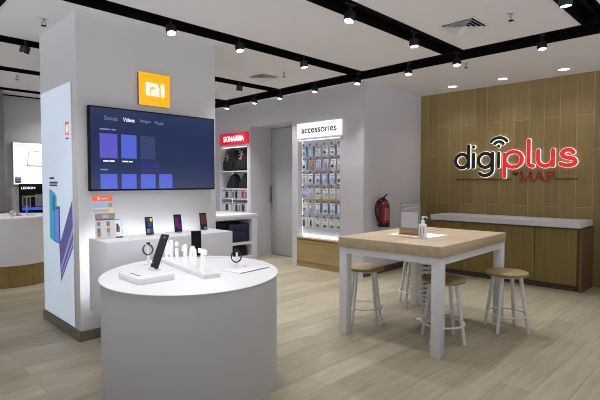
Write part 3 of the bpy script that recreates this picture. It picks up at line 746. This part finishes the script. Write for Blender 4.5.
# watch bands on stands
def band(name, x, y, label, m_, rz, low=0.0):
    t = thing(name, label, 'fitness band', (x, y, TZ), 'fitness bands on the round table', rz)
    m = MB().box(-.028, .028, -.028, .028, 0, .006, bev=.002)
    m.box(-.008, .008, -.006, .006, .006, .135 - low, bev=.003)
    m.build('stand', PLAST, t, False)
    b_ = MB(); r = .037; n = 28; zc = .115 - low
    vs = []; fs = []
    for k in range(n):
        a = math.radians(20 + 320 * k / (n - 1) + 100)
        for rr in (r, r - .006):
            for yy_ in (-.011, .011): vs.append((rr * 1.0 * math.cos(a) - .004, yy_, zc + rr * 1.12 * math.sin(a) - .01))
    for k in range(n - 1):
        i = 4 * k; j = i + 4
        fs += [[i, i + 1, j + 1, j], [i + 2, j + 2, j + 3, i + 3], [i, j, j + 2, i + 2], [i + 1, i + 3, j + 3, j + 1]]
    fs += [[0, 2, 3, 1], [4 * (n - 1), 4 * (n - 1) + 1, 4 * (n - 1) + 3, 4 * (n - 1) + 2]]
    b_.add(vs, fs, 0, True).build('strap', m_, t, False)
    MB().box(-.013, .013, -.0105, .0105, zc + .030, zc + .042, bev=.004).build('tracker', BLKGL, t, False)
    return t
band('fitness_band', 1.56, 3.10, 'navy fitness band on a white stand behind the leaning phone', BAND, -.75)
band('fitness_band', 1.925, 2.54, 'black fitness band on a white stand on the low tray', BANDB, -.55, .035)
bpy.context.view_layer.update()
t = thing('display_tray', 'low white tray under the black fitness band at the right of the round table', 'tray', (1.93, 2.47, TZ))
M = Matrix.Translation((1.93, 2.47, TZ)) @ Matrix.Rotation(.12, 4, 'Z')
MB().box(-.135, .135, -.105, .105, .0004, .007, bev=.002, M=M).build('tray_plate', WTAB, t)
MB().box(-.135, .135, -.107, -.105, .001, .006, M=M).build('tray_edge', GREYP, t)
MB().box(.03, .06, .02, .04, .007, .008, M=M).build('pink_mark', mat('pink_print', (232, 150, 160), .5), t)
for ob in COL.objects:
    if ob.get('label', '').startswith('black fitness band'): ob.location.z = TZ + .007

# ------------------------------------------------------------------ accessories display
AY0, AY1 = 4.21, 5.085
t = thing('accessory_display', 'lit white display unit with hooks and an oak base, beside the grey door', 'display unit', (5.2, 4.65, 0))
MB().box(5.035, 5.395, AY0, AY1, 0.0, 0.43).build('base_body', OAK_A, t)
MB().box(5.02, 5.035, AY0, AY1, 0.09, 0.415).build('drawer_front', OAK_A, t)
MB().box(5.01, 5.39, AY0, AY1, 0.43, 0.45).build('counter', OAK_A, t)
MB().box(5.17, 5.395, AY0, AY1, 0.45, 1.965).build('back_panel', CYANB, t)
for y in (AY0, AY1 - .015): MB().box(5.02, 5.17, y, y + .015, 0.45, 1.965).build('side_panel', WHITE, t)
MB().box(5.02, 5.17, AY0 + .015, AY1 - .015, 1.94, 1.965).build('top_panel', WHITE, t)
m = MB().box(5.14, 5.168, AY0 + .02, AY1 - .02, 0.452, 0.482)
m.build('led_strip', LEDW, t)
MB().box(5.12, 5.13, AY1 - .024, AY1 - .016, 0.46, 1.93).build('led_strip', LEDS, t)
m = MB().box(5.04, 5.06, AY0 + .02, AY1 - .02, 1.925, 1.94); m.build('led_strip', LEDS, t)
s_ = MB().box(4.99, 5.018, AY0 - .03, AY1 - .028, 1.965, 2.185, bev=.002).build('header_sign', SIGNW, t)
MB().text('accessories', (4.99, AY1 - .125, 2.03), *XN, .70, .095, .002, 0, .012).build('lettering', GREYT, s_)
rows = [1.845, 1.64, 1.43, 1.21, 0.99, 0.765]
rname = ['top row', 'second row', 'third row', 'fourth row', 'fifth row', 'bottom row']
cname = ['leftmost', 'second from left', 'third from left', 'third from right', 'second from right', 'rightmost']
edgec = {(0, 0): BLUEP, (0, 1): BLUEP, (0, 4): BLUEP, (1, 0): BLUEP, (1, 1): TANP, (1, 2): LILP, (1, 3): LILP, (1, 5): BLUEP, (2, 1): BLUEP, (2, 2): BLUEP, (2, 3): BLUEP, (2, 4): BLUEP, (3, 0): LILP, (3, 1): LILP, (4, 1): LILP, (4, 2): BLUEP, (4, 3): BLUEP, (4, 4): BLUEP, (4, 5): BLUEP}
cn = {id(BLUEP): 'blue edged', id(TANP): 'tan and white', id(LILP): 'lilac'}
for i, z in enumerate(rows):
    m = MB().box(5.162, 5.17, AY0 + .02, AY1 - .02, z - .195, z - .18)
    m.build('price_rail', SKY1 if i % 2 == 0 else (YELP if i in (3,) else LILP), t)
    for j in range(6):
        y = (4.975, 4.83, 4.69, 4.54, 4.40, 4.265)[j] - (.01 if i in (1, 4) else 0)
        hk = MB().tube([(5.17, y, z), (5.055, y, z), (5.045, y, z + .012)], .003, 6).box(5.037, 5.045, y - .011, y + .011, z - .005, z + .03, 1)
        hk.build('hook', [SILV, REDP], t)
        e = edgec.get((i, j)); colr = cn.get(id(e), 'white')
        p = thing('accessory_pack', f'{colr} pack hanging {cname[j]} in the {rname[i]} of the accessories display', 'accessory pack', (5.07, y, z - .158), 'packs hanging in the accessories display')
        w = .1 if e in (BLUEP,) else .094
        card = MB().box(-.004, .004, -w / 2, w / 2, 0, .15, 0, bev=.0015)
        card.build('card', PAPER if e is None or e is BLUEP else e, p, False)
        if e is BLUEP: MB().box(-.0045, .0046, -w / 2 - .016, -w / 2 + .012, .002, .148).build('blue_edge', BLUEP, p, False)
        k = (i * 5 + j * 3) % 4
        g = MB()
        if i >= 4 and j >= 2: g.lathe([(0, 0), (.024, .004), (.026, .012), (.01, .026), (0, .028)], n=14, cap=False, M=Matrix.Translation((-.016, 0, .03)))
        elif i == 3: g.tube([(-.008, -.03, .075), (-.01, 0, .06 + .012 * (j % 3)), (-.008, .03, .072)], .006, 8)
        elif i == 5: g.box(-.014, -.004, -.012, .012, .02, .11, bev=.003)
        elif k == 0: g.box(-.012, -.004, -.02, .02, .03, .07, bev=.003)
        elif k == 1: g.lathe([(0, 0), (.02, .002), (.02, .01), (0, .012)], n=14, cap=False, M=Matrix.Translation((-.004, .01, .05)) @ Matrix.Rotation(-PI / 2, 4, 'Y'))
        elif k == 2: g.tube([(-.008, .02 * math.cos(a), .06 + .022 * math.sin(a)) for a in [q * PI / 6 for q in range(12)]], .004, 6, closed=True)
        else: g.box(-.010, -.004, -.03, .0, .025, .12, bev=.003).box(-.010, -.004, .012, .024, .025, .07, bev=.002)
        g.build('product', [GREYP, DKPH, GREYP, LTGREY][k] if i < 5 else DKPH, p, False)
        MB().box(-.0046, -.0042, -.03, .03, .122, .132).build('print_line', GREYP if k % 2 else REDP, p, False)

# ------------------------------------------------------------------ red headed shelf
SY0, SY1 = 6.30, 7.125
t = thing('bag_shelf', 'lit white shelf unit with a red header sign and backpacks', 'shelf', (5.2, 6.71, 0))
for y in (SY0, SY1 - .02): MB().box(5.02, 5.4, y, y + .02, 0.0, 1.965).build('side_panel', WHITE, t)
MB().box(5.39, 5.415, SY0, SY1, 0, 1.965).build('back_panel', GREENB, t)
for z in (1.50, 1.185, .76): MB().box(5.02, 5.39, SY0 + .02, SY1 - .02, z - .02, z).build('shelf_board', WHITE, t)
MB().box(5.02, 5.4, SY0 + .02, SY1 - .02, 1.93, 1.965).build('top_panel', WHITE, t)
MB().box(5.28, 5.29, SY1 - .028, SY1 - .021, .8, 1.47).build('led_strip', LEDS, t)
MB().box(5.06, 5.08, SY0 + .04, SY1 - .04, 1.915, 1.93).build('led_strip', LEDS, t)
s_ = MB().box(4.99, 5.018, SY0 - .035, SY1 - .035, 1.968, 2.168, bev=.002).build('header_sign', SIGNR, t)
MB().text('SKINARMA', (4.99, SY1 - .16, 2.02), *XN, .60, .10, .003, 0, .025).build('lettering', SIGNW, s_)

def backpack(name, label, y, z, w, h, d, patch, group):
    t = thing(name, label, 'backpack', (5.15, y, z), group)
    lv = [(0, .80, .80), (.03, .95, .95), (.12, 1, 1), (.4, 1, 1), (.65, .96, .92), (.82, .88, .82), (.92, .74, .7), (.98, .5, .5), (1.0, .2, .25)]
    vs = []; fs = []; n = 32
    for f, sw, sd in lv:
        for k in range(n):
            a_ = 2 * PI * k / n; ca, sa = math.cos(a_), math.sin(a_)
            vs.append((d / 2 * sd * math.copysign(abs(ca) ** .5, ca), w / 2 * sw * math.copysign(abs(sa) ** .5, sa), f * h))
    for i in range(len(lv) - 1):
        for k in range(n): fs.append([i * n + k, i * n + (k + 1) % n, (i + 1) * n + (k + 1) % n, (i + 1) * n + k])
    fs += [list(range(n)), [(len(lv) - 1) * n + k for k in range(n)]]
    MB().add(vs, fs, 0, True).build('bag_body', FABR, t, False)
    MB().box(-d / 2 - .03, -d / 2 + .02, -w * .36, w * .36, h * .06, h * .46, bev=.018, seg=3).build('front_pocket', FABR, t, False)
    MB().tube([(-.01, -.035, h - .012), (-.015, -.03, h + .022), (-.015, .03, h + .022), (-.01, .035, h - .012)], .008, 8).build('grab_handle', RUB, t, False)
    m = MB()
    for k in range(8):
        yy_ = w * (.13 if patch else .05) + .022 * math.sin(k * 2.1); hw = .016 + .014 * ((k * 5) % 3)
        zz = h * (.47 + .05 * k); xx = -d / 2 * (1 if zz < .45 * h else 1 - .3 * (zz / h - .45))
        m.box(xx - .006, xx + .03, yy_ - hw, yy_ + hw, zz, zz + h * .045, (k * 3 + 1) % 2, bev=.003)
    m.build('printed_patch', [REDP, LTGREY] if patch else [LTGREY, REDP], t, False)
    return t
backpack('backpack', 'black backpack with a red print, left of two under the red sign', 6.895, 1.50, .38, .39, .2, True, 'backpacks under the red sign')
backpack('backpack', 'black backpack with a grey and red print, right of two under the red sign', 6.51, 1.50, .37, .395, .2, False, 'backpacks under the red sign')
def pouch(label, y):
    t = thing('sling_bag', label, 'bag', (5.07, y, 1.185), 'sling bags under the red sign')
    poly = [(-.15, 0), (.15, 0), (.16, .1), (.12, .22), (.05, .265), (-.03, .2), (-.12, .1)]
    MB().prism(poly, (.0, 0, 0), *XN, .0001).prism(poly, (.09, 0, 0), *XN, .10).build('bag_body', FABR, t, False)
    MB().prism([(u * .72 + .015, v * .72 + .015) for u, v in poly], (-.01, 0, 0), *XN, .02).build('front_pocket', FABR, t, False)
    MB().tube([(.03, .12, .1), (.04, .03, .23), (.04, -.06, .27), (.04, -.13, .16)], .009, 8).build('strap', RUB, t, False)
    return t
pouch('black angular sling bag at the left of the shelf below the backpacks', 6.83)
pouch('black angular sling bag at the right of the shelf below the backpacks', 6.485)
wd = ['first', 'second', 'third', 'fourth', 'fifth', 'sixth', 'seventh', 'eighth']
for r, (z, rn) in enumerate(((1.0, 'upper row under the sling bags'), (.765, 'lower row above the low cabinet'))):
    for j in range(8):
        y = 7.06 - j * .094
        q = [PAPER, DKPH, LTGREY, GREYP, DKPH, LTGREY, (REDP if r == 0 else DKPH), GREYP][j] if r == 0 else [PAPER, DKPH, PAPER, LTGREY, DKPH, GREYP, DKPH, LTGREY][j]
        p = thing('case_pack', f'phone case pack, {wd[j]} from left in the {rn}', 'phone case', (5.07, y, z), 'phone case packs under the red sign')
        MB().box(-.01, .01, -.036, .036, 0, .165, bev=.002).build('pack_box', PAPER if j % 2 else LTGREY, p, False)
        MB().box(-.0115, -.0095, -.028, .028, .012, .125).build('case_picture', q, p, False)
        MB().box(-.0115, -.0095, -.028, .010, .138, .152).build('brand_strip', REDP if (j + r) % 2 else DKPH, p, False)
    if r == 0: MB().box(5.03, 5.38, SY0 + .022, SY1 - .022, .985, .998).build('shelf_board', WHITE, t)

# low white cabinet with open shelves
t = thing('low_cabinet', 'low white open cabinet holding laptop bags, before the red headed shelf', 'cabinet', (4.4, 6.5, 0))
CX0, CX1, CY0, CY1 = 3.75, 5.012, 6.04, 7.2
MB().box(CX0, CX1 + .005, CY0 - .01, CY1, .715, .765, bev=.002).build('cabinet_top', WHITE, t)
for x0, x1 in ((CX0, CX0 + .04), (CX1 - .12, CX1)): MB().box(x0, x1, CY0, CY1, 0, .715).build('side_panel', WHITE, t)
MB().box(CX0 + .04, CX1 - .12, CY0 + .45, CY0 + .48, 0.0, .715).build('back_panel', WHITE, t)
MB().box(CX0 + .04, CX1 - .12, CY0, CY0 + .45, .265, .305).build('shelf_board', WHITE, t)
MB().box(CX0 + .04, CX1 - .12, CY0, CY0 + .45, .0, .06).build('base_board', WHITE, t)
MB().box(CX0 + .04, CX1 - .12, CY0, CY0 + .03, .685, .715).build('top_rail', WHITE, t)
def laptop_bag(name, label, x0, x1, y0, z, h, m_, lean=.0):
    t = thing(name, label, 'laptop bag', ((x0 + x1) / 2, y0, z), 'bags in the low white cabinet')
    w = x1 - x0
    MB().box(-w / 2, w / 2, 0, .085, 0, h, bev=.025, seg=3).build('bag_body', m_, t, False)
    MB().box(-w / 2 + .03, w / 2 - .03, -.014, .01, .03, h * .62, bev=.008).build('front_pocket', m_, t, False)
    MB().tube([(-.07, .04, h - .01), (-.06, .04, h + .02), (.06, .04, h + .02), (.07, .04, h - .01)], .008, 8).build('handle', RUB, t, False)
    MB().box(-w / 2 + .035, w / 2 - .035, -.016, -.012, h * .60, h * .66).build('zip', NAVY, t, False)
laptop_bag('laptop_bag', 'navy laptop bag on the upper shelf of the low cabinet', 4.46, 4.87, 6.07, .305, .30, NAVY)
laptop_bag('laptop_bag', 'black laptop bag behind the navy one in the low cabinet', 4.12, 4.80, 6.22, .305, .335, FABR)
laptop_bag('laptop_bag', 'black bag with grey straps on the bottom shelf of the low cabinet', 4.48, 4.86, 6.12, .06, .17, FABR)

# ------------------------------------------------------------------ far left
R = .5; cx_, cy_ = 1.56, 6.94
t = thing('round_counter', 'white round counter with an oak base at the far left', 'counter', (cx_, cy_, 0))
MB().lathe([(0, .27), (.5, .27), (.5, .835), (0, .835)], n=72, cap=False).build('drum', WHITE, t, False)
MB().lathe([(0, .0), (.488, .0), (.488, .27), (0, .27)], n=72, cap=False).build('oak_base', OAK_B, t, False)
MB().lathe([(0, .835), (.505, .835), (.507, .84), (.507, .858), (.505, .863), (0, .863)], n=72, cap=False).build('top_disc', WTAB, t, False)
def sstand(label, x, y, h, bent):
    t = thing('security_stand', label, 'security stand', (x, y, .863), 'metal security stands on the round counter')
    MB().box(-.05, .05, -.03, .03, 0, .006, bev=.002).build('foot', SILV, t, False)
    if bent: MB().tube([(-.05, 0, .004), (-.05, 0, h - .02), (-.035, 0, h), (.06, 0, h), (.065, 0, h - .02)], .007, 8).build('post', SILV, t, False)
    else:
        MB().box(-.022, .022, -.012, .012, .004, h, bev=.003).build('post', SILV, t, False)
        MB().tube([(.02, 0, h - .02), (.05, 0, h), (.08, 0, h - .03), (.1, 0, h - .09)], .004, 8).build('cord', RUB, t, False)
sstand('upright grey metal security stand on the far round counter', 1.62, 6.78, .26, False)
sstand('bent wire security stand on the far round counter beside the column', 1.78, 6.78, .25, True)
tag(MB().box(1.33, 1.42, 6.83, 6.90, .864, .892, bev=.004).build('card_reader', RUB), 'small black device at the left end of the round counter', 'device')
tag(MB().tube([(1.42, 6.86, .875), (1.47, 6.82, .93), (1.52, 6.8, .925), (1.56, 6.76, .885), (1.58, 6.74, .87)], .004, 8).build('cable', RUB), 'thin black cable arching over the round counter', 'cable')
t = thing('cable_coil', 'coil of pale cable on the far round counter before the lit poster', 'cable', (1.53, 6.62, .868))
MB().tube([((.035) * math.cos(a), .012 * math.sin(a * 2), .035 + .033 * math.sin(a)) for a in [q * PI / 10 for q in range(20)]], .005, 8, closed=True).tube([((.028) * math.cos(a) + .012, .02 + .008 * math.sin(a), .03 + .028 * math.sin(a)) for a in [q * PI / 10 for q in range(20)]], .005, 8, closed=True).build('loops', LTGREY, t, False)

t = thing('wall_poster', 'lit white wall poster with a laptop outline at the far left', 'poster', (2.3, 8.4, 1.26))
MB().box(1.96, 2.8, 8.40, 8.449, 1.255, 1.935, bev=.002).build('frame', SILV, t)
p_ = MB().box(1.968, 2.792, 8.395, 8.4, 1.262, 1.928).build('film', mat('lit_white_film', (250, 250, 252), .5, emit=(252, 252, 255), es=.85), t)
MB().text('YOGA', (1.99, 8.395, 1.87), *YN, .2, .032, .002).build('lettering', LTGREY, p_)
MB().tube([(2.165, 8.394, 1.565), (2.19, 8.394, 1.81), (2.75, 8.394, 1.75)], .004, 6).build('laptop_outline', GREYP, p_)
MB().box(2.155, 2.75, 8.391, 8.395, 1.555, 1.567).build('laptop_edge', DKPH, p_)
MB().box(1.985, 2.065, 8.392, 8.395, 1.285, 1.375, 0).box(1.992, 2.058, 8.391, 8.392, 1.315, 1.33, 1).box(1.992, 2.058, 8.391, 8.392, 1.345, 1.36, 1).build('badge', [POSTB2, SKY1], p_)
t = thing('black_poster', 'black display poster with a blue lit lower edge below the white poster', 'poster', (2.3, 8.36, .84))
MB().box(2.035, 2.8, 8.34, 8.40, .80, 1.27, bev=.003).build('panel', BLACK, t)
MB().box(2.2, 2.7, 8.40, 8.448, .9, 1.2).build('mount', BLACK, t)
MB().text('LEGION', (2.055, 8.34, 1.185), *YN, .20, .038, .002, 0, .03).build('lettering', SIGNW, t)
MB().text('Y', (2.37, 8.34, 1.15), *YN, .07, .07, .002, 0, .03).build('emblem', VIOL, t)
MB().box(2.06, 2.19, 8.337, 8.34, .9, 1.08, 0).box(2.25, 2.38, 8.337, 8.34, .9, 1.1, 0).box(2.08, 2.17, 8.335, 8.337, .92, 1.05, 1).build('product_pictures', [GREYP, DKPH], t)
MB().box(2.06, 2.6, 8.325, 8.34, .845, .89, bev=.004).build('blue_edge', BLUEL, t)

# ------------------------------------------------------------------ world, camera, view
w = bpy.data.worlds.new('world'); scene.world = w; w.use_nodes = True
bg = w.node_tree.nodes['Background']; bg.inputs[1].default_value = 1.0
_nt = w.node_tree; _tc = _nt.nodes.new('ShaderNodeTexCoord'); _sp = _nt.nodes.new('ShaderNodeSeparateXYZ'); _rp = _nt.nodes.new('ShaderNodeValToRGB')
_mr = _nt.nodes.new('ShaderNodeMapRange'); _mr.inputs[1].default_value = -1; _mr.inputs[2].default_value = 1
_nt.links.new(_tc.outputs['Generated'], _sp.inputs[0]); _nt.links.new(_sp.outputs[2], _mr.inputs[0]); _nt.links.new(_mr.outputs[0], _rp.inputs[0]); _nt.links.new(_rp.outputs[0], bg.inputs[0])
# rest of the shop as world light, brightened below the horizon to lift the ceiling
_rp.color_ramp.elements[0].position = 0.485; _rp.color_ramp.elements[0].color = (1.6, 1.6, 1.7, 1)
_rp.color_ramp.elements[1].position = 0.515; _rp.color_ramp.elements[1].color = (0.22, 0.22, 0.24, 1)
cam = bpy.data.cameras.new('camera'); co = bpy.data.objects.new('camera', cam); COL.objects.link(co)
cam.sensor_width = 36.0; cam.lens = 461.0 / 600.0 * 36.0; cam.clip_start = 0.05
co.location = (0, 0, 1.3)
co.rotation_euler = (math.radians(90 - 2.24), 0, math.radians(-45))
scene.camera = co
vs_ = scene.view_settings
vs_.view_transform = 'Standard'; vs_.look = 'None'; vs_.gamma = 1.0; vs_.exposure = -0.12; vs_.use_curve_mapping = False
scene.cycles.use_denoising = True
scene.cycles.filter_width = 1.0
scene.cycles.max_bounces = 8; scene.cycles.diffuse_bounces = 5
scene.cycles.sample_clamp_indirect = 4.0
